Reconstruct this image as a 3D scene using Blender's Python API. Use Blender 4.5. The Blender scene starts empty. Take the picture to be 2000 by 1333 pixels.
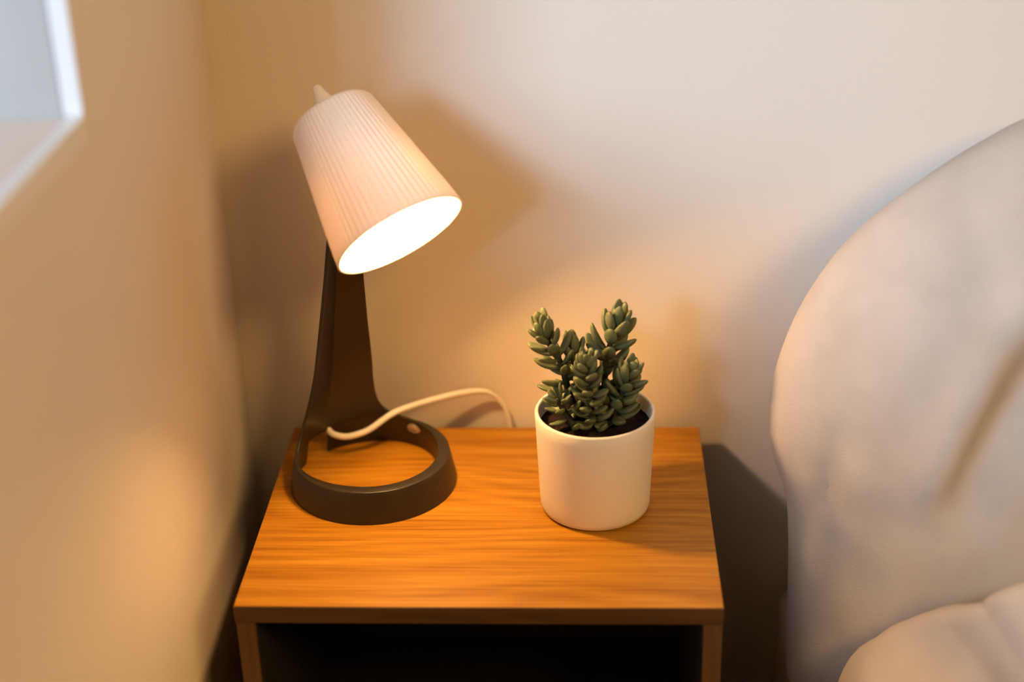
import bpy, bmesh, math, random
from mathutils import Vector, Matrix, noise
from math import sin, cos, pi, radians, sqrt
random.seed(7)
C = bpy.context.scene.collection
S = bpy.context.scene

# ---------------------------------------------------------------- camera
FPX = 3034.5
CAM = Vector((0.08945, -1.35266, 1.24523))
PITCH, YAW, ROLL = 0.451274, 0.052694, -0.027303
CR = Matrix.Rotation(YAW, 3, 'Z') @ Matrix.Rotation(pi/2 - PITCH, 3, 'X') @ Matrix.Rotation(ROLL, 3, 'Z')
cd = bpy.data.cameras.new('camera')
cam = bpy.data.objects.new('camera', cd); C.objects.link(cam)
cam.matrix_world = Matrix.Translation(CAM) @ CR.to_4x4()
cd.sensor_width = 36; cd.lens = FPX*36/2000
cd.clip_start = 0.02
cd.dof.use_dof = True; cd.dof.focus_distance = 1.37; cd.dof.aperture_fstop = 1.8
S.camera = cam

def hit(u, v, ax, val):
    """real-world point seen at photo pixel (u, v) on the plane axis = val (used only to measure positions)"""
    d = CR @ Vector(((u-1000)/FPX, -(v-666.5)/FPX, -1))
    t = (val-CAM[ax])/d[ax]
    return CAM + d*t

# ---------------------------------------------------------------- light and colour
S.view_settings.view_transform = 'Standard'; S.view_settings.look = 'None'
S.view_settings.gamma = 1; S.view_settings.use_curve_mapping = False
S.view_settings.exposure = 0.0
S.cycles.use_denoising = True
S.cycles.max_bounces = 10; S.cycles.transmission_bounces = 8
S.cycles.sample_clamp_indirect = 8; S.cycles.caustics_reflective = False

w = bpy.data.worlds.new('world'); S.world = w; w.use_nodes = True
bg = w.node_tree.nodes['Background']
bg.inputs[0].default_value = (0.80, 0.88, 1.0, 1); bg.inputs[1].default_value = .7

def area(name, loc, target, sx, sy, power, col):
    l = bpy.data.lights.new(name, 'AREA'); l.shape = 'RECTANGLE'; l.size = sx; l.size_y = sy
    l.energy = power; l.color = col
    o = bpy.data.objects.new(name, l); C.objects.link(o); o.location = loc
    o.rotation_euler = (Vector(target)-Vector(loc)).to_track_quat('-Z', 'Y').to_euler()
    return o
# daylight coming down through the window in the left wall
area('daylight', (-1.50, -2.60, 1.66), (0.1, -0.05, 0.78), 1.1, 0.7, 142, (0.52, 0.745, 1.0))
# added warm fill near the ceiling, no fixture seen, behind and above the camera
area('warm_fill_light', (1.35, -1.8, 2.36), (0.4, -0.7, 0.3), 1.0, 1.0, 73, (1.0, 0.56, 0.17))

BULB_POWER = 5.2
BULB_COL = (1.0, 0.52, 0.16)

# ---------------------------------------------------------------- materials
def mat(name, col=(.8, .8, .8), rough=.5, spec=.5, **kw):
    m = bpy.data.materials.new(name); m.use_nodes = True
    b = m.node_tree.nodes['Principled BSDF']
    b.inputs['Base Color'].default_value = (*col, 1)
    b.inputs['Roughness'].default_value = rough
    b.inputs['Specular IOR Level'].default_value = spec
    for k, v in kw.items(): b.inputs[k.replace('_', ' ')].default_value = v
    return m
def N(m, t, **kw):
    n = m.node_tree.nodes.new(t)
    for k, v in kw.items():
        if k in n.inputs: n.inputs[k].default_value = v
        else: setattr(n, k, v)
    return n
def L(m, a, b): m.node_tree.links.new(a, b)
def ramp(m, stops):
    r = N(m, 'ShaderNodeValToRGB'); e = r.color_ramp.elements
    while len(e) > 1: e.remove(e[0])
    e[0].position = stops[0][0]; e[0].color = (*stops[0][1], 1)
    for p, c in stops[1:]:
        x = e.new(p); x.color = (*c, 1)
    return r
def noisy(m, scale, c1, c2, bump=0.0, bscale=None, detail=4, dist=.001):
    """procedural mottling and fine surface relief"""
    b = m.node_tree.nodes['Principled BSDF']
    tc = N(m, 'ShaderNodeTexCoord')
    n = N(m, 'ShaderNodeTexNoise'); n.inputs['Scale'].default_value = scale; n.inputs['Detail'].default_value = detail
    L(m, tc.outputs['Object'], n.inputs['Vector'])
    r = ramp(m, [(.3, c1), (.7, c2)]); L(m, n.outputs['Fac'], r.inputs['Fac']); L(m, r.outputs[0], b.inputs['Base Color'])
    if bump:
        n2 = N(m, 'ShaderNodeTexNoise'); n2.inputs['Scale'].default_value = bscale or scale*6; n2.inputs['Detail'].default_value = 3
        L(m, tc.outputs['Object'], n2.inputs['Vector'])
        bp = N(m, 'ShaderNodeBump'); bp.inputs['Strength'].default_value = bump; bp.inputs['Distance'].default_value = dist
        L(m, n2.outputs['Fac'], bp.inputs['Height']); L(m, bp.outputs[0], b.inputs['Normal'])
    return m

M = {}
M['wall'] = noisy(mat('wall_paint', rough=.75, spec=.25), 6, (.70, .655, .61), (.72, .675, .63), .25, 320)
M['white_trim'] = noisy(mat('white_gloss_trim', rough=.35), 9, (.70, .70, .71), (.74, .74, .75))
M['sill'] = noisy(mat('window_sill_paint', rough=.6, spec=.2), 12, (.68, .60, .55), (.72, .64, .59))
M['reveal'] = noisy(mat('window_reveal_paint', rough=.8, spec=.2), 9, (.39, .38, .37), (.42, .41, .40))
M['ceiling'] = noisy(mat('ceiling_paint', rough=.9), 5, (.30, .29, .28), (.33, .32, .31))  # unseen ceiling, coloured darker to weaken the light it bounces
M['far_wall'] = noisy(mat('darkened_wall_paint', rough=.9), 5, (.16, .155, .15), (.18, .175, .17))  # unseen walls, colour kept dark to cut fill light in the room
M['floor'] = noisy(mat('dark_floor', rough=.6), 14, (.035, .025, .02), (.06, .045, .035))
M['lamp_dark'] = noisy(mat('dark_brown_plastic', rough=.40, spec=.55), 60, (.013, .0098, .006), (.017, .0130, .0078), .08, 900, dist=.0003)
M['cord'] = noisy(mat('white_cord_plastic', rough=.4), 80, (.78, .75, .70), (.82, .79, .74))
M['ceramic'] = noisy(mat('white_ceramic', rough=.38, spec=.4), 30, (.74, .70, .65), (.78, .74, .69), .06, 220, dist=.0004)
M['soil'] = noisy(mat('dark_soil', rough=.95, spec=.1), 160, (.003, .002, .0015), (.020, .013, .009), .9, 380, dist=.002)
M['leaf'] = noisy(mat('grey_green_leaf', rough=.5, spec=.35), 75, (.074, .096, .046), (.132, .158, .076), .1, 260, dist=.0005)
M['stem'] = noisy(mat('green_stem', rough=.6), 90, (.03, .035, .015), (.05, .055, .025))
M['linen'] = noisy(mat('pale_grey_linen', rough=.9, spec=.15), 22, (.46, .425, .40), (.53, .49, .46), .35, 700, dist=.0012)
M['sheet'] = noisy(mat('pale_sheet', rough=.9, spec=.15), 18, (.55, .51, .49), (.60, .56, .54), .3, 650, dist=.001)
M['bed_wood'] = noisy(mat('dark_bed_wood', rough=.5), 20, (.02, .014, .01), (.035, .025, .018))
M['knob_white'] = mat('white_knob_plastic', (.82, .80, .77), .35)
M['switch'] = noisy(mat('tan_metal_switch', rough=.35, Metallic=.4), 90, (.34, .27, .20), (.40, .32, .24))
m = mat('window_glass'); gl = N(m, 'ShaderNodeBsdfGlossy', Roughness=0.0); tp = N(m, 'ShaderNodeBsdfTransparent'); tp.inputs[0].default_value = (.97, .99, .98, 1)
gx = N(m, 'ShaderNodeMixShader'); gx.inputs[0].default_value = .08
L(m, tp.outputs[0], gx.inputs[1]); L(m, gl.outputs[0], gx.inputs[2]); L(m, gx.outputs[0], m.node_tree.nodes['Material Output'].inputs[0])
M['glass'] = m
M['metal'] = mat('steel_bolt', (.5, .48, .45), .35, Metallic=1.0)

# warm translucent lampshade plastic
m = mat('shade_plastic', (.90, .87, .87), .45, .35)
b = m.node_tree.nodes['Principled BSDF']; out = m.node_tree.nodes['Material Output']
tr = N(m, 'ShaderNodeBsdfTranslucent'); tr.inputs[0].default_value = (.90, .76, .68, 1)
mx = N(m, 'ShaderNodeMixShader'); mx.inputs[0].default_value = .10
L(m, b.outputs[0], mx.inputs[1]); L(m, tr.outputs[0], mx.inputs[2]); L(m, mx.outputs[0], out.inputs[0]); M['shade'] = m
# glowing bulb
m = mat('bulb_glow', (1, 1, 1), .3); b = m.node_tree.nodes['Principled BSDF']
b.inputs['Emission Color'].default_value = (1, .72, .42, 1); b.inputs['Emission Strength'].default_value = 25; M['bulb'] = m

# oak veneer, grain along local X
def wood(name, dark, mid, light, rough=.36, axis='X', freq=1.0):
    m = mat(name, mid, rough, .28); b = m.node_tree.nodes['Principled BSDF']
    tc = N(m, 'ShaderNodeTexCoord'); mp = N(m, 'ShaderNodeMapping')
    mp.inputs['Rotation'].default_value = (0, 0, 0) if axis == 'X' else (0, radians(90), 0)
    L(m, tc.outputs['Object'], mp.inputs['Vector'])
    # slow bend of the growth rings
    s1 = N(m, 'ShaderNodeMapping'); s1.inputs['Scale'].default_value = (3.2, 9, 9); L(m, mp.outputs[0], s1.inputs['Vector'])
    n1 = N(m, 'ShaderNodeTexNoise'); n1.inputs['Scale'].default_value = 1.1; n1.inputs['Detail'].default_value = 1.5; L(m, s1.outputs[0], n1.inputs['Vector'])
    sep = N(m, 'ShaderNodeSeparateXYZ'); L(m, mp.outputs[0], sep.inputs[0])
    ad = N(m, 'ShaderNodeMath', operation='MULTIPLY'); ad.inputs[1].default_value = 17*freq; L(m, n1.outputs['Fac'], ad.inputs[0])
    yy = N(m, 'ShaderNodeMath', operation='MULTIPLY'); yy.inputs[1].default_value = 105*freq; L(m, sep.outputs['Y'], yy.inputs[0])
    sm = N(m, 'ShaderNodeMath', operation='ADD'); L(m, ad.outputs[0], sm.inputs[0]); L(m, yy.outputs[0], sm.inputs[1])
    fr = N(m, 'ShaderNodeMath', operation='PINGPONG'); fr.inputs[1].default_value = 1.0; L(m, sm.outputs[0], fr.inputs[0])
    # fine streaky pores
    s2 = N(m, 'ShaderNodeMapping'); s2.inputs['Scale'].default_value = (9, 380, 380); L(m, mp.outputs[0], s2.inputs['Vector'])
    n2 = N(m, 'ShaderNodeTexNoise'); n2.inputs['Scale'].default_value = 1; n2.inputs['Detail'].default_value = 3; L(m, s2.outputs[0], n2.inputs['Vector'])
    s3 = N(m, 'ShaderNodeMapping'); s3.inputs['Scale'].default_value = (3, 60, 60); L(m, mp.outputs[0], s3.inputs['Vector'])
    n3 = N(m, 'ShaderNodeTexNoise'); n3.inputs['Scale'].default_value = 1; n3.inputs['Detail'].default_value = 4; L(m, s3.outputs[0], n3.inputs['Vector'])
    a = N(m, 'ShaderNodeMath', operation='MULTIPLY'); a.inputs[1].default_value = .13; L(m, fr.outputs[0], a.inputs[0])
    a2 = N(m, 'ShaderNodeMath', operation='MULTIPLY_ADD'); a2.inputs[1].default_value = .62; L(m, n2.outputs['Fac'], a2.inputs[0]); L(m, a.outputs[0], a2.inputs[2])
    a3 = N(m, 'ShaderNodeMath', operation='MULTIPLY_ADD'); a3.inputs[1].default_value = .50; L(m, n3.outputs['Fac'], a3.inputs[0]); L(m, a2.outputs[0], a3.inputs[2])
    r = ramp(m, [(.46, dark), (.66, mid), (.86, light)]); L(m, a3.outputs[0], r.inputs['Fac']); L(m, r.outputs[0], b.inputs['Base Color'])
    rr = N(m, 'ShaderNodeMapRange'); rr.inputs['To Min'].default_value = rough-.06; rr.inputs['To Max'].default_value = rough+.12
    L(m, n2.outputs['Fac'], rr.inputs['Value']); L(m, rr.outputs[0], b.inputs['Roughness'])
    bp = N(m, 'ShaderNodeBump'); bp.inputs['Strength'].default_value = .25; bp.inputs['Distance'].default_value = .0004
    L(m, n2.outputs['Fac'], bp.inputs['Height']); L(m, bp.outputs[0], b.inputs['Normal'])
    return m
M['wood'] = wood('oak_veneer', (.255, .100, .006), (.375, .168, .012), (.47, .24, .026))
M['wood_edge_shaded'] = wood('oak_edge_shaded', (.075, .036, .013), (.095, .047, .018), (.12, .062, .026), .45)  # oak again, darkened in colour to stand for the shaded front edge
M['wood_side_shaded'] = wood('oak_upright_shaded', (.10, .048, .017), (.13, .066, .025), (.16, .085, .036), .45, axis='Z')  # same oak with the shade of the uprights put into its colour
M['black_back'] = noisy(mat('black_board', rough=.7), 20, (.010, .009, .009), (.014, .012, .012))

# ---------------------------------------------------------------- helpers
def obj(name, bm, m, parent=None, smooth=False, mods=()):
    me = bpy.data.meshes.new(name)
    bmesh.ops.recalc_face_normals(bm, faces=bm.faces)
    bm.to_mesh(me); bm.free()
    if smooth:
        for p in me.polygons: p.use_smooth = True
    o = bpy.data.objects.new(name, me); C.objects.link(o); o.data.materials.append(m)
    if parent: o.parent = parent
    for t, kw in mods:
        md = o.modifiers.new(t.lower(), t)
        for k, v in kw.items(): setattr(md, k, v)
    return o
def thing(name, label, cat, loc=(0, 0, 0)):
    o = bpy.data.objects.new(name, None); C.objects.link(o); o.location = loc; o.empty_display_size = .05
    o['label'] = label; o['category'] = cat
    return o
def structure(o): o['kind'] = 'structure'; return o
def box(bm, a, b):
    vs = [bm.verts.new((x, y, z)) for x in (a[0], b[0]) for y in (a[1], b[1]) for z in (a[2], b[2])]
    for f in ((0, 1, 3, 2), (4, 6, 7, 5), (0, 4, 5, 1), (2, 3, 7, 6), (0, 2, 6, 4), (1, 5, 7, 3)):
        bm.faces.new([vs[i] for i in f])
    return bm
def boxes(*prs):
    bm = bmesh.new()
    for a, b in prs: box(bm, a, b)
    return bm
def lathe(prof, n=96, rib=None):
    bm = bmesh.new(); rings = []
    for i, (r, z) in enumerate(prof):
        if r < 1e-6: rings.append([bm.verts.new((0, 0, z))]); continue
        rings.append([bm.verts.new(((r+(rib(i, j, n) if rib else 0))*cos(2*pi*j/n), (r+(rib(i, j, n) if rib else 0))*sin(2*pi*j/n), z)) for j in range(n)])
    for A, B in zip(rings, rings[1:]):
        for j in range(n):
            k = (j+1) % n
            if len(A) == 1: bm.faces.new((A[0], B[j], B[k]))
            elif len(B) == 1: bm.faces.new((A[j], A[k], B[0]))
            else: bm.faces.new((A[j], A[k], B[k], B[j]))
    return bm
def catmull(P, n=8):
    P = [Vector(p) for p in P]; Q = [2*P[0]-P[1]]+P+[2*P[-1]-P[-2]]; o = []
    for i in range(1, len(Q)-2):
        a, b, c, d = Q[i-1:i+3]
        for k in range(n):
            t = k/n
            o.append(.5*((2*b)+(c-a)*t+(2*a-5*b+4*c-d)*t*t+(3*b-a-3*c+d)*t**3))
    o.append(P[-1]); return o
def tube(bm, pts, rad, seg=14):
    """rad: number or function of 0..1"""
    n = len(pts); up = Vector((0, 0, 1)); rings = []; prev = None
    for i, p in enumerate(pts):
        t = (pts[min(i+1, n-1)]-pts[max(i-1, 0)]).normalized()
        if prev is None: a = t.cross(up if abs(t.z) < .9 else Vector((1, 0, 0))).normalized()
        else: a = (prev - t*prev.dot(t)).normalized()
        prev = a; b_ = t.cross(a); r = rad(i/(n-1)) if callable(rad) else rad
        rings.append([bm.verts.new(p+a*r*cos(2*pi*j/seg)+b_*r*sin(2*pi*j/seg)) for j in range(seg)])
    for A, B in zip(rings, rings[1:]):
        for j in range(seg): bm.faces.new((A[j], A[(j+1) % seg], B[(j+1) % seg], B[j]))
    bm.faces.new(rings[0][::-1]); bm.faces.new(rings[-1])
    return bm
def interp(xs, ys, x):
    if x <= xs[0]: return ys[0]
    for i in range(1, len(xs)):
        if x <= xs[i]:
            t = (x-xs[i-1])/(xs[i]-xs[i-1]); return ys[i-1]+(ys[i]-ys[i-1])*t
    return ys[-1]
def sstep(a, b, x):
    t = max(0, min(1, (x-a)/(b-a))); return t*t*(3-2*t)
BEV = lambda w_, s=2: ('BEVEL', dict(width=w_, segments=s, limit_method='ANGLE', angle_limit=radians(40)))

# ---------------------------------------------------------------- room
XL = -0.2477            # inner face of the left wall
XR, YF, ZC = 2.9, -3.3, 2.4
SILL_Z = 0.932; JAMB_Y = -0.360; WY2 = -1.95; WZ2 = 2.02; REV = 0.30
structure(obj('floor', boxes(((XL-.35, YF-.1, -.1), (XR+.1, .12, 0))), M['floor']))
structure(obj('ceiling', boxes(((XL-.35, YF-.1, ZC), (XR+.1, .12, ZC+.1))), M['ceiling']))
structure(obj('wall_back', boxes(((XL-.33, 0, 0), (XR+.1, .12, ZC))), M['wall']))
structure(obj('wall_right', boxes(((XR, YF, 0), (XR+.1, 0, ZC))), M['far_wall']))
structure(obj('wall_front', boxes(((XL-.33, YF-.1, 0), (XR+.1, YF, ZC))), M['far_wall']))
X0 = XL-.33
structure(obj('wall_left', boxes(((X0, YF, 0), (XL, 0, SILL_Z-.018)), ((X0, YF, WZ2), (XL, 0, ZC)),
                                ((X0, JAMB_Y, SILL_Z-.018), (XL, 0, WZ2)), ((X0, YF, SILL_Z-.018), (XL, WY2, WZ2))), M['wall']))
# window: frame set back in the opening, sill board, white corner bead
win = thing('window_1', '', '', (XL-REV+.03, JAMB_Y, SILL_Z)); del win['label']; del win['category']; structure(win)
def rel(o, p=win):
    o.parent = p; o.matrix_parent_inverse = Matrix.Translation(-p.location); return o
fx0, fx1 = X0+.01, X0+.06
fw = .055; ym = (JAMB_Y+WY2)/2
e_ = .0005
rel(obj('window_frame', boxes(((fx0, JAMB_Y-fw, SILL_Z+e_), (fx1, JAMB_Y-e_, WZ2-e_)), ((fx0, WY2+e_, SILL_Z+e_), (fx1, WY2+fw, WZ2-e_)),
    ((fx0, WY2+fw, SILL_Z+e_), (fx1, JAMB_Y-fw, SILL_Z+fw)), ((fx0, WY2+fw, WZ2-fw), (fx1, JAMB_Y-fw, WZ2-e_)), ((fx0, ym-.025, SILL_Z+fw), (fx1, ym+.025, WZ2-fw))),
    M['white_trim'], None, mods=[BEV(.004)]))
rel(obj('pane', boxes(((X0+.03, ym+.025, SILL_Z+fw), (X0+.034, JAMB_Y-fw, WZ2-fw))), M['glass']))
rel(obj('pane', boxes(((X0+.03, WY2+fw, SILL_Z+fw), (X0+.034, ym-.025, WZ2-fw))), M['glass']))
# painted reveal lining on the far side of the opening
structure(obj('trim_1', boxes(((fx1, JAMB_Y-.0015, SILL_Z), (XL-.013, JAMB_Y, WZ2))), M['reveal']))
structure(obj('trim_2', boxes(((X0+.002, WY2+.001, SILL_Z-.0175), (XL-.0125, JAMB_Y-.001, SILL_Z))), M['sill'], mods=[BEV(.003)]))
# rounded white bead along the wall edge of the opening
structure(obj('trim_3', boxes(((XL-.0125, WY2, SILL_Z-.0175), (XL+.0015, JAMB_Y+.0015, SILL_Z+.001)),
                             ((XL-.0125, JAMB_Y-.0015, SILL_Z+.001), (XL+.0015, JAMB_Y+.0015, WZ2))), M['white_trim'], mods=[BEV(.003, 3)]))

# ---------------------------------------------------------------- nightstand
W2, YB, TZ, D = .2, -.012, .5, .3018
ns = thing('nightstand', 'small oak-veneer nightstand with open front standing against the wall', 'nightstand', (0, YB-D/2, 0))
def nrel(o): return rel(o, ns)
th = .016
nrel(obj('top_panel', boxes(((-W2, YB-D+.001, TZ-th), (W2, YB, TZ))), M['wood'], mods=[BEV(.0006, 2)]))
nrel(obj('edge_band', boxes(((-W2, YB-D, TZ-th+.0002), (W2, YB-D+.001, TZ-.0003))), M['wood_edge_shaded']))
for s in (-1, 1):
    nrel(obj('side_panel', boxes(((min(s*W2, s*(W2-th))+(.0005 if s < 0 else 0), YB-D+.0015, 0), (max(s*W2, s*(W2-th))-(.0005 if s > 0 else 0), YB-.002, TZ-th))), M['wood_side_shaded'], mods=[BEV(.0006)]))
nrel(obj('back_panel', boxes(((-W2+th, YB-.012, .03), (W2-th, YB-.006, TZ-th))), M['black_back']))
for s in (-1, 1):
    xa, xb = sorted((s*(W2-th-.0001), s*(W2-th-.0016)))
    nrel(obj('shade_lining', boxes(((xa, YB-D+.006, .066), (xb, YB-.013, TZ-th))), M['black_back']))  # black sheets added to stand for the shade inside the compartment
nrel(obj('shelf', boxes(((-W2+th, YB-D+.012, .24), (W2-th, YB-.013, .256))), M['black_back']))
nrel(obj('bottom_panel', boxes(((-W2+th, YB-D+.004, .05), (W2-th, YB-.013, .066))), M['wood_edge_shaded']))

# ---------------------------------------------------------------- desk lamp
RCX, RCY = -.108, -.1136
AZ = radians(-47)
Fd = Vector((cos(AZ), sin(AZ), 0)); Nd = Vector((-sin(AZ), cos(AZ), 0))     # forward; towards the right-hand flange
lamp = thing('desk_lamp', 'dark brown desk lamp with lit white ribbed shade, ring base and pale cord', 'lamp', (RCX, RCY, TZ))
H0 = .030
def Rz(z): return .0775 - .20*z
def lampP(d, n, z): return Fd*d + Nd*n + Vector((0, 0, z))
ZT = [.030, .033, .037, .042, .050, .062, .080, .11, .15, .20, .25, .29]
WT = [.0670, .0600, .0535, .0490, .0445, .0405, .0365, .0320, .0270, .0215, .0180, .0160]
PHM = math.asin(.0670/Rz(H0))
def section(s, z):
    """forward offset of the shell from its crease at lateral position s"""
    R = Rz(z); R = max(R, abs(s)+.0005)
    circ = R - sqrt(max(R*R-s*s, 0))
    vee = .62*(sqrt(s*s+.0018**2)-.0018)
    bl = sstep(.02, .12, z)
    return circ*(1-bl)+vee*bl
def thick(phi, z):
    t = .003 + .0080*sstep(radians(50), radians(130), abs(phi))
    return t
def stand_mesh():
    bm = bmesh.new()
    nt = 24; nr = 60
    phis = [PHM*(-1+2*i/nt) for i in range(nt+1)] + [PHM+(2*pi-2*PHM)*i/nr for i in range(1, nr)]
    nc = len(phis)
    zr = [0, .004, .010, .016, .022, .026, H0]
    ring_o = []; ring_i = []
    for z in zr:
        ro = []; ri = []
        for ph in phis:
            p = ph if ph <= pi else ph-2*pi
            R = Rz(z)
            if abs(p) < PHM+1e-6:
                s = R*sin(p); d = -R + section(s, z); 
                if abs(p) > pi/2: d = -R*cos(p)
            else: d = -R*cos(p); s = R*sin(p)
            t = thick(p, z); inr = Vector((d, s)).normalized()
            tt = t if z < H0 else t-.0008
            # inner face of the front band is nearly vertical
            o2 = Vector((d, s)); i2 = o2 - inr*tt
            k = sstep(radians(50), radians(130), abs(p))
            Ri = Rz(H0)-t
            i2 = i2*(1-k) + inr*(Ri+.0005*(1-z/H0))*k
            ro.append(bm.verts.new(lampP(o2.x, o2.y, z))); ri.append(bm.verts.new(lampP(i2.x, i2.y, z)))
        ring_o.append(ro); ring_i.append(ri)
    fo = []
    def quad(a, b_, c, d): fo.append((a, b_, c, d))
    zt = [H0+(.29-H0)*(j/40)**1.7 for j in range(1, 41)]
    to = []; ti = []
    for z in zt:
        wz = interp(ZT, WT, z); ro = []; ri = []
        for i in range(nt+1):
            a = -1+2*i/nt
            s = wz*a*(1-.0) if z > .08 else wz*sin(PHM*a)/sin(PHM)*(1-sstep(.03, .08, z)) + wz*a*sstep(.03, .08, z)
            d = -Rz(z)+section(s, z)
            h = .0004; nv = Vector((1, -(section(s+h, z)-section(s-h, z))/(2*h))).normalized()
            t = .003
            ro.append(bm.verts.new(lampP(d, s, z))); ri.append(bm.verts.new(lampP(d+nv.x*t, s+nv.y*t, z)))
        to.append(ro); ti.append(ri)
    OG = ring_o; IG = ring_i
    keep = set()
    for r in range(len(zr)-1):
        for i in range(nc):
            j = (i+1) % nc
            ph = phis[i]; 
            mid = nt//2
            if i in (mid-4, mid-3, mid-2, mid-1) and r < 5: continue     # open notch where the cord comes out
            quad(OG[r][i], OG[r][j], OG[r+1][j], OG[r+1][i]); quad(IG[r][j], IG[r][i], IG[r+1][i], IG[r+1][j])
    pr_o, pr_i = OG[-1][:nt+1], IG[-1][:nt+1]
    for ro, ri in zip(to, ti):
        for i in range(nt):
            quad(pr_o[i], pr_o[i+1], ro[i+1], ro[i]); quad(pr_i[i+1], pr_i[i], ri[i], ri[i+1])
        pr_o, pr_i = ro, ri
    for f in fo: bm.faces.new(f)
    mp = {}
    for A, B in list(zip(ring_o, ring_i))+list(zip(to, ti)):
        for a, b_ in zip(A, B): mp[a] = b_
    be = [e for e in bm.edges if len(e.link_faces) == 1 and e.verts[0] in mp and e.verts[1] in mp]
    for e in be:
        a, b_ = e.verts; bm.faces.new((a, b_, mp[b_], mp[a]))
    bmesh.ops.delete(bm, geom=[v for v in bm.verts if not v.link_faces], context='VERTS')
    return bm
obj('stand', stand_mesh(), M['lamp_dark'], lamp, smooth=True, mods=[BEV(.0009, 2)])
# shade: axis in the lamp's plane of symmetry
Oc = lampP(.0655, 0, .2645); Tc = lampP(-.0255, 0, .3505)
ax = (Oc-Tc).normalized(); LS = (Oc-Tc).length
q = ax.to_track_quat('Z', 'Y')
R1, R2 = .0585, .0375
prof = []
prof += [(0, .0012), (R2-.010, .0008), (R2-.004, .001), (R2-.0012, .0030), (R2, .006)]
for i in range(1, 13): z = .006+(LS-.006)*i/12; prof.append((R2+(R1-R2)*(z-.006)/(LS-.006), z))
nribo = len(prof)
prof += [(R1-.0008, LS+.0006), (R1-.0022, LS)]
for i in range(11, -1, -1): z = .006+(LS-.006)*i/12; prof.append((R2+(R1-R2)*(z-.006)/(LS-.006)-.0022, z if i else .0075))
prof += [(R2-.006, .004), (0, .0038)]
NR = 64
def rib(i, j, n):
    if 4 <= i < nribo-1: return .0008*cos(2*pi*j*NR/n)*(1 if i < nribo-2 else .6)
    return 0
sh = obj('lamp_shade', lathe(prof, NR*8, rib), M['shade'], lamp, smooth=True)
SHM = Matrix.Translation(Tc) @ q.to_matrix().to_4x4(); sh.matrix_local = SHM
sh['label'] = 'white ribbed conical shade, lit from inside'
# finial on the closed end
fn = obj('knob', lathe([(0, .0275), (.0028, .027), (.0044, .025), (.0056, .019), (.0080, .012), (.0094, .006), (.0100, 0), (0, 0)], 32), M['knob_white'], lamp, smooth=True)
fn.matrix_local = Matrix.Translation(Tc) @ q.to_matrix().to_4x4() @ Matrix.Diagonal((1, 1, -1, 1))
# bulb and holder inside the shade
BZ = LS-.040
so = obj('lamp_holder', lathe([(0, .0039), (.016, .0039), (.016, .03), (.013, .034), (0, .034)], 40), M['knob_white'], lamp, smooth=False, mods=[BEV(.001)])
so.matrix_local = SHM
pb = [(0, .034), (.0125, .034), (.0125, .042)]
for i in range(1, 13):
    a = -pi/2 + .55 + (pi-.55)*i/12; pb.append((max(.020*cos(a), 0), BZ-.012+.020*sin(a)))
bl = obj('bulb', lathe(pb, 40), M['bulb'], lamp, smooth=True); bl.matrix_local = SHM
bl.visible_shadow = True
lt = bpy.data.lights.new('bulb_light', 'POINT'); lt.energy = BULB_POWER; lt.color = BULB_COL; lt.shadow_soft_size = .012
lo = bpy.data.objects.new('bulb_light', lt); C.objects.link(lo); lo.parent = lamp; lo.location = Tc+ax*(BZ+.014)
# pivot joint between stand and shade
zp = .272; dp = -Rz(zp)+.004
pv = bmesh.new(); tube(pv, [lampP(dp, -.010, zp), lampP(dp, .010, zp)], .005, 24)
obj('pivot', pv, M['lamp_dark'], lamp, mods=[BEV(.0008)])
pv = bmesh.new(); tube(pv, [lampP(dp, 0, zp), lampP(dp+.016, 0, zp+.017)], .0045, 20)
obj('bracket', pv, M['lamp_dark'], lamp)
# switch on the inner face of the right-hand flange
ph = radians(72); Rr = Rz(.020)-.0046-.0009
c0 = lampP(-Rr*cos(ph), Rr*sin(ph), .0225); nin = lampP(cos(ph), -sin(ph), .12).normalized()
sw = obj('switch', lathe([(0, .0016), (.0045, .0014), (.0052, .0008), (.0060, .0016), (.0068, .0012), (.0070, -.002), (0, -.002)], 40), M['switch'], lamp, smooth=True)
sw.matrix_local = Matrix.Translation(c0) @ nin.to_track_quat('Z', 'Y').to_matrix().to_4x4() @ Matrix.Diagonal((1.1, .66, 1, 1))
sw['label'] = 'small round tan switch button'
# cord: out of the notch, over the back of the ring, down behind the nightstand
base = Vector((RCX, RCY, TZ))
cp = [hit(632, 826, 1, -.0605), hit(640, 838, 1, -.062), hit(652, 849, 1, -.066), hit(680, 853, 1, -.066), hit(720, 840, 1, -.060), hit(765, 809, 1, -.048),
      hit(805, 793, 1, -.036), hit(865, 776, 1, -.026), hit(915, 766, 1, -.018), hit(950, 766, 1, -.013), hit(975, 782, 1, -.0085), hit(990, 806, 1, -.0068), hit(998, 835, 1, -.0062)]
e = cp[-1]; cp += [Vector((e.x+.004, -.006, e.z-.04)), Vector((e.x+.005, -.006, .30)), Vector((e.x, -.006, .12)), Vector((e.x+.01, -.006, .006))]
bm = bmesh.new(); tube(bm, [p-base for p in catmull(cp, 8)], lambda t: .0031 if t < .5 else max(.0022, .0031-(t-.5)*.008), 16)
obj('power_cord', bm, M['cord'], lamp, smooth=True)['label'] = 'pale cream power cord'

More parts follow.
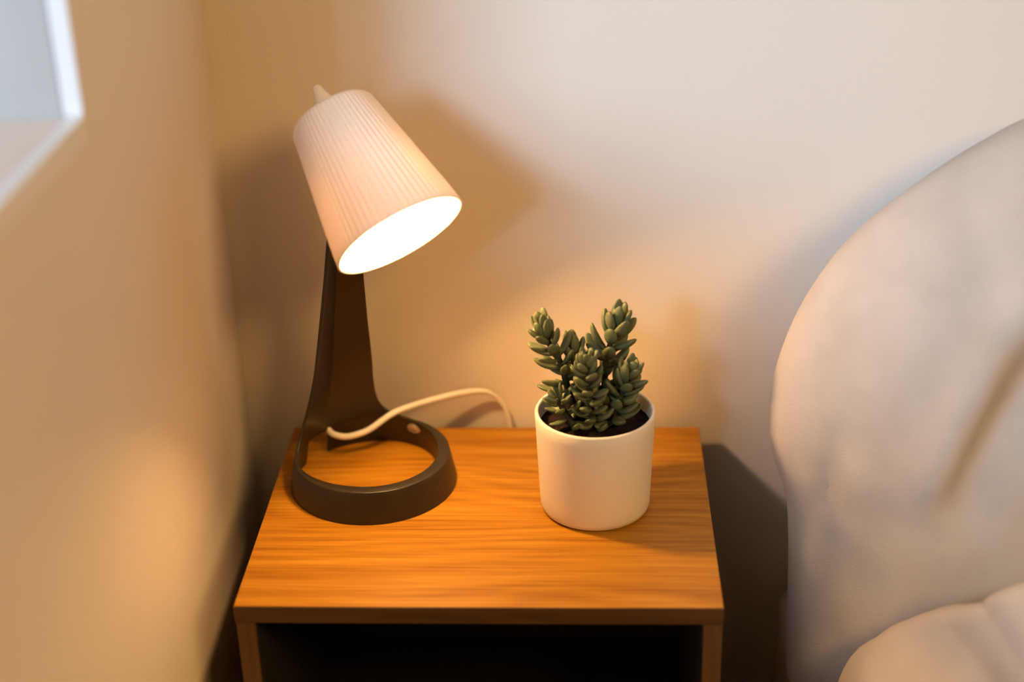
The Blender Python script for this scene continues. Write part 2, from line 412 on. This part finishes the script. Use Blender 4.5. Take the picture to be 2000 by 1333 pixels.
# ---------------------------------------------------------------- potted succulent
PX, PY, PH = .0972, -.155, .0975
pot = thing('potted_succulent', 'green succulent with plump leaves in a plain white round pot on the nightstand', 'potted plant', (PX, PY, TZ))
Rt, Rb, wl = .0527, .0490, .0036
pp = [(0, .0005), (Rb-.007, .0), (Rb-.0035, .0006), (Rb-.001, .0028), (Rb, .007)]
for i in range(1, 9): pp.append((Rb+(Rt-Rb)*i/9, .007+(PH-.009)*i/9))
pp += [(Rt, PH-.0018), (Rt-.0008, PH-.0004), (Rt-.0018, PH), (Rt-.003, PH-.0006), (Rt-wl, PH-.002), (Rt-wl-.001, .06), (Rt-wl-.003, .012), (0, .010)]
obj('pot', lathe(pp, 128), M['ceramic'], pot, smooth=True)
bm = bmesh.new(); rings = []
for i in range(0, 15):
    r = (Rt-wl-.0009)*i/14; n = 48
    if i == 0: rings.append([bm.verts.new((0, 0, PH-.012))]); continue
    rings.append([bm.verts.new((r*cos(2*pi*j/n), r*sin(2*pi*j/n), PH-.014+.003*noise.noise(Vector((r*cos(2*pi*j/n), r*sin(2*pi*j/n), .3))*90)*(1 if i < 14 else 0)+.003*(1-i/14))) for j in range(n)])
for A, B in zip(rings, rings[1:]):
    for j in range(48):
        k = (j+1) % 48
        bm.faces.new((A[0], B[j], B[k]) if len(A) == 1 else (A[j], A[k], B[k], B[j]))
obj('soil', bm, M['soil'], pot, smooth=True)

def leaf(bm, o, d, up, ln, wd, curl):
    """plump spindle leaf from o along d, bending towards up"""
    d = d.normalized(); side = d.cross(up)
    if side.length < 1e-4: side = d.orthogonal()
    side.normalize(); top = side.cross(d).normalized()
    K = 9; seg = 10; rings = []
    for i in range(K+1):
        t = i/K
        c = o + d*ln*t*(1-.12*curl*t) + top*ln*curl*t*t*.5
        r = wd*.5*(max(0, sin(pi*min(1, t*.93+.07)**1.2))**.52)
        if i == 0: r = wd*.13
        if i == K: rings.append([bm.verts.new(c+(d+top*curl*.6).normalized()*wd*.05)]); continue
        tf = .66 if t > .2 else .8
        rings.append([bm.verts.new(c+side*r*cos(2*pi*j/seg)+top*r*tf*sin(2*pi*j/seg)*(1 if sin(2*pi*j/seg) < 0 else .72)) for j in range(seg)])
    bm.faces.new(rings[0][::-1])
    for A, B in zip(rings, rings[1:]):
        for j in range(seg):
            k = (j+1) % seg
            if len(B) == 1: bm.faces.new((A[j], A[k], B[0]))
            else: bm.faces.new((A[j], A[k], B[k], B[j]))
def shoot(pts, nleaf, start, l0, l1, wd, open0=80, open1=18, ph0=0, bare=.0):
    """pts world positions base to tip; leaves in golden-angle order, opening wide below and closing at the tip"""
    P = catmull([Vector(p)-Vector((PX, PY, TZ)) for p in pts], 10)
    bm = bmesh.new(); tube(bm, P, lambda t: .0036-.0018*t, 10)
    st = obj('shoot', bm, M['stem'], pot, smooth=True)
    bm = bmesh.new()
    for k in range(nleaf):
        u = k/(nleaf-1); t = start+(1-start)*(u**.85)
        x = t*(len(P)-1); i = min(int(x), len(P)-2); p = P[i].lerp(P[i+1], x-i); ax_ = (P[i+1]-P[i]).normalized()
        a = ph0+k*2.39996+random.uniform(-.18, .18)
        e1 = ax_.orthogonal().normalized(); e2 = ax_.cross(e1)
        rad_ = e1*cos(a)+e2*sin(a)
        op = radians(open0+(open1-open0)*(u**1.5))+random.uniform(-.14, .14)
        d = rad_*sin(op)+ax_*cos(op)
        ln = (l0+(l1-l0)*u)*random.uniform(.86, 1.12)
        if u > .9: ln *= 1-.35*(u-.9)/.1
        leaf(bm, p+rad_*.0015, d, ax_, ln, wd*(1-.30*u**3)*random.uniform(.9, 1.1), .85*(1-.7*u)*random.uniform(.3, 1.0))
    obj('leaves', bm, M['leaf'], st, smooth=True, mods=[('SUBSURF', dict(levels=1, render_levels=1))])
B0 = (PX, PY, TZ+PH-.016)
def ht(u, v, y): return tuple(hit(u, v, 1, y))
shoot([(PX-.012, PY+.006, B0[2]), ht(1112, 770, -.150), ht(1096, 712, -.150), ht(1070, 668, -.153), ht(1060, 638, -.153)], 38, .08, .0295, .0190, .0104, 80, 14, .4)
shoot([(PX+.008, PY+.012, B0[2]), ht(1180, 770, -.140), ht(1184, 700, -.140), ht(1197, 660, -.141), ht(1205, 632, -.141)], 25, .14, .034, .0255, .0140, 74, 14, 1.3)
shoot([(PX+.002, PY-.008, B0[2]), ht(1154, 805, -.168), ht(1152, 765, -.173), ht(1148, 728, -.177), ht(1147, 706, -.178)], 44, .0, .0235, .0165, .0112, 74, 20, 2.2)
shoot([(PX+.016, PY+.002, B0[2]), ht(1204, 795, -.160), ht(1220, 755, -.160), ht(1232, 725, -.160)], 32, .0, .0280, .0185, .0115, 74, 18, .9)
shoot([(PX-.010, PY+.012, B0[2]), ht(1128, 770, -.142), ht(1123, 705, -.140), ht(1119, 676, -.140)], 15, .1, .025, .020, .0105, 58, 10, 3.0)
shoot([(PX-.016, PY-.010, B0[2]), ht(1100, 800, -.164), ht(1088, 778, -.166)], 14, .0, .023, .017, .0095, 82, 30, 2.0)

# ---------------------------------------------------------------- bed
BX, BX2, BY, BY2, BT = .290, 1.30, -.02, -2.1, .320
bed = thing('bed', 'low bed right of the nightstand, almost hidden under the pale grey pillow and duvet', 'bed', ((BX+BX2)/2, (BY+BY2)/2, 0))
rel(obj('bed_frame', boxes(((BX+.03, BY2+.02, .08), (BX2-.02, BY-.02, .17))), M['bed_wood'], mods=[BEV(.01)]), bed)
for x in (BX+.06, BX2-.12):
    for y in (BY-.09, BY2+.05): rel(obj('leg', boxes(((x, y, 0), (x+.06, y+.06, .08))), M['bed_wood'], mods=[BEV(.004)]), bed)
rel(obj('mattress', boxes(((BX+.012, BY2, .17), (BX2, BY-.004, BT-.004))), M['sheet'], mods=[BEV(.035, 5)]), bed)
# fitted sheet: one cloth over the top and down the left side, with hanging folds
bm = bmesh.new(); rows = []; NY = 150
for i in range(NY+1):
    y = BY+(BY2-BY)*i/NY; row = []
    for k in range(46):
        # profile from hem (bottom of side) up over the edge and across the top
        if k < 22:
            t = k/21; z = .105+(BT-.03-.105)*t
            amp = .007*(1-t)**.8+.0015
            x = BX-.004-amp*(sin(y*46+1.5*sin(y*13))+.5*sin(y*101+z*6))
        elif k < 30:
            a = (k-21)/9*pi/2; x = BX-.004+.03*(1-cos(a)); z = BT-.03+.03*sin(a)
        else:
            t = (k-30)/15; x = BX+.03+(BX2-.02-BX-.03)*t; z = BT+.002*noise.noise(Vector((x*14, y*14, 1)))
        row.append(bm.verts.new((x, y, z)))
    rows.append(row)
for A, B in zip(rows, rows[1:]):
    for k in range(45): bm.faces.new((A[k], A[k+1], B[k+1], B[k]))
rel(obj('bed_sheet', bm, M['sheet'], smooth=True, mods=[('SOLIDIFY', dict(thickness=.002, offset=1))]), bed)

# pillow standing up against the wall
outl = [(.272, .350), (.271, .400), (.270, .465), (.266, .515), (.254, .552), (.249, .588), (.254, .630), (.271, .679), (.298, .724), (.328, .757), (.361, .784), (.393, .807), (.424, .826), (.455, .842), (.51, .861), (.60, .871), (.70, .866),
        (.79, .840), (.86, .770), (.90, .68), (.905, .56), (.90, .42), (.87, .345), (.78, .328), (.66, .326), (.54, .326), (.42, .326), (.35, .326), (.30, .327), (.277, .332)]
oc = [Vector((a, 0, b_)) for a, b_ in outl]
no = len(oc); OL = []
for i in range(no):
    a, b_, c_, d_ = (oc[(i+k-1) % no] for k in range(4))
    for k in range(8):
        t = k/8
        OL.append(.5*((2*b_)+(c_-a)*t+(2*a-5*b_+4*c_-d_)*t*t+(3*b_-a-3*c_+d_)*t**3))
cen = Vector((.56, 0, .60)); n = len(OL); KR = 34
cA, cB = hit(1850, 1050, 1, -.24), hit(2010, 850, 1, -.24); cD = Vector((cB.x-cA.x, 0, cB.z-cA.z)).normalized()
def pil(side):
    out = []
    for k in range(KR+1):
        r = sin(k/KR*pi/2) if k < KR else 1.0
        ring = []
        for v in OL:
            p = cen.lerp(v, r)
            hz = (p.z-.376)/.50; hz = max(hz, 0)
            T = .084*(1-r**3.6)**.5*(.92+.12*(1-hz))
            y = -.104-.085*(1-hz)+side*T
            nn = noise.noise(Vector((p.x*9, side*3, p.z*9)))*.008+noise.noise(Vector((p.x*24+p.z*9, side*5, p.z*16)))*.0045
            y += side*nn*min(1, (1-r)*5)
            if side < 0:
                w_ = (p.x-cA.x)*(-cD.z)+(p.z-cA.z)*cD.x+.008*sin(p.x*40); along = (p.x-cA.x)*cD.x+(p.z-cA.z)*cD.z
                y += .030*math.exp(-(w_/.025)**2)*sstep(-.02, .09, along) - .010*math.exp(-((w_-.045)/.025)**2)*sstep(-.03, .08, along)
                y += .007*math.exp(-((p.x-.292-.10*(p.z-.5))/.010)**2)*sstep(.42, .52, p.z)*sstep(.64, .56, p.z)
            ring.append(Vector((p.x, min(y, -.004), p.z)))
        out.append(ring)
    return out
bm = bmesh.new(); fr, bk = pil(-1), pil(1)
vf = [[bm.verts.new(p) for p in ring] for ring in fr[1:]]
cf = bm.verts.new(fr[0][0]); cb = bm.verts.new(bk[0][0])
vb = [[bm.verts.new(p) for p in ring] for ring in bk[1:-1]]+[vf[-1]]
for V, c0_ in ((vf, cf), (vb, cb)):
    for j in range(n): bm.faces.new((c0_, V[0][j], V[0][(j+1) % n]))
    for A, B in zip(V, V[1:]):
        for j in range(n): bm.faces.new((A[j], A[(j+1) % n], B[(j+1) % n], B[j]))
po = obj('pillow', bm, M['linen'], smooth=True)
po['label'] = 'large plump pale grey pillow propped upright against the wall on the bed'; po['category'] = 'pillow'

# duvet: thick soft cover heaped on the bed, its rounded edge lapping the foot of the pillow
ep = [hit(1880, 1108, 2, .538), hit(1790, 1146, 2, .495), hit(1700, 1200, 2, .455), hit(1655, 1290, 2, .435)]
ep = [(1.20, -.31, .50), (.90, -.31, .53), (.62, -.305, .56), tuple(hit(2000, 1045, 2, .575))]+[tuple(p) for p in ep]
ep += [(.330, -.50, .430), (.318, -.75, .430), (.312, -1.2, .43), (.312, -1.7, .43), (.33, -2.02, .42)]
EC = catmull(ep, 12)
IND = Vector((.45, -.89, 0))
bm = bmesh.new(); rows = []
dl = [.045*(1-cos(i/12*pi/2)) for i in range(13)]+[.045+1.5*(i/40)**1.6 for i in range(1, 41)]
for p in EC:
    row = []; zb = BT+.006
    for k, d in enumerate(dl):
        v = Vector((p.x, p.y, 0))+IND*d
        zt = .445+(p.z-.445)*math.exp(-d/.16)
        zt += .008*noise.noise(Vector((v.x*9, v.y*9, 2)))+.004*noise.noise(Vector((v.x*25, v.y*25, 6)))
        z = zb+(zt-zb)*sqrt(max(0, 1-(1-min(1, d/.045))**2))
        row.append(bm.verts.new((min(v.x, 1.27+.00002*k), max(v.y, -2.06-.00002*k), z)))
    rows.append(row)
for A, B in zip(rows, rows[1:]):
    for k in range(len(dl)-1): bm.faces.new((A[k], A[k+1], B[k+1], B[k]))
du = obj('duvet', bm, M['linen'], smooth=True, mods=[('SOLIDIFY', dict(thickness=.010, offset=-1))])
du['label'] = 'pale grey duvet lying in soft folds on the bed in front of the pillow'; du['category'] = 'duvet'
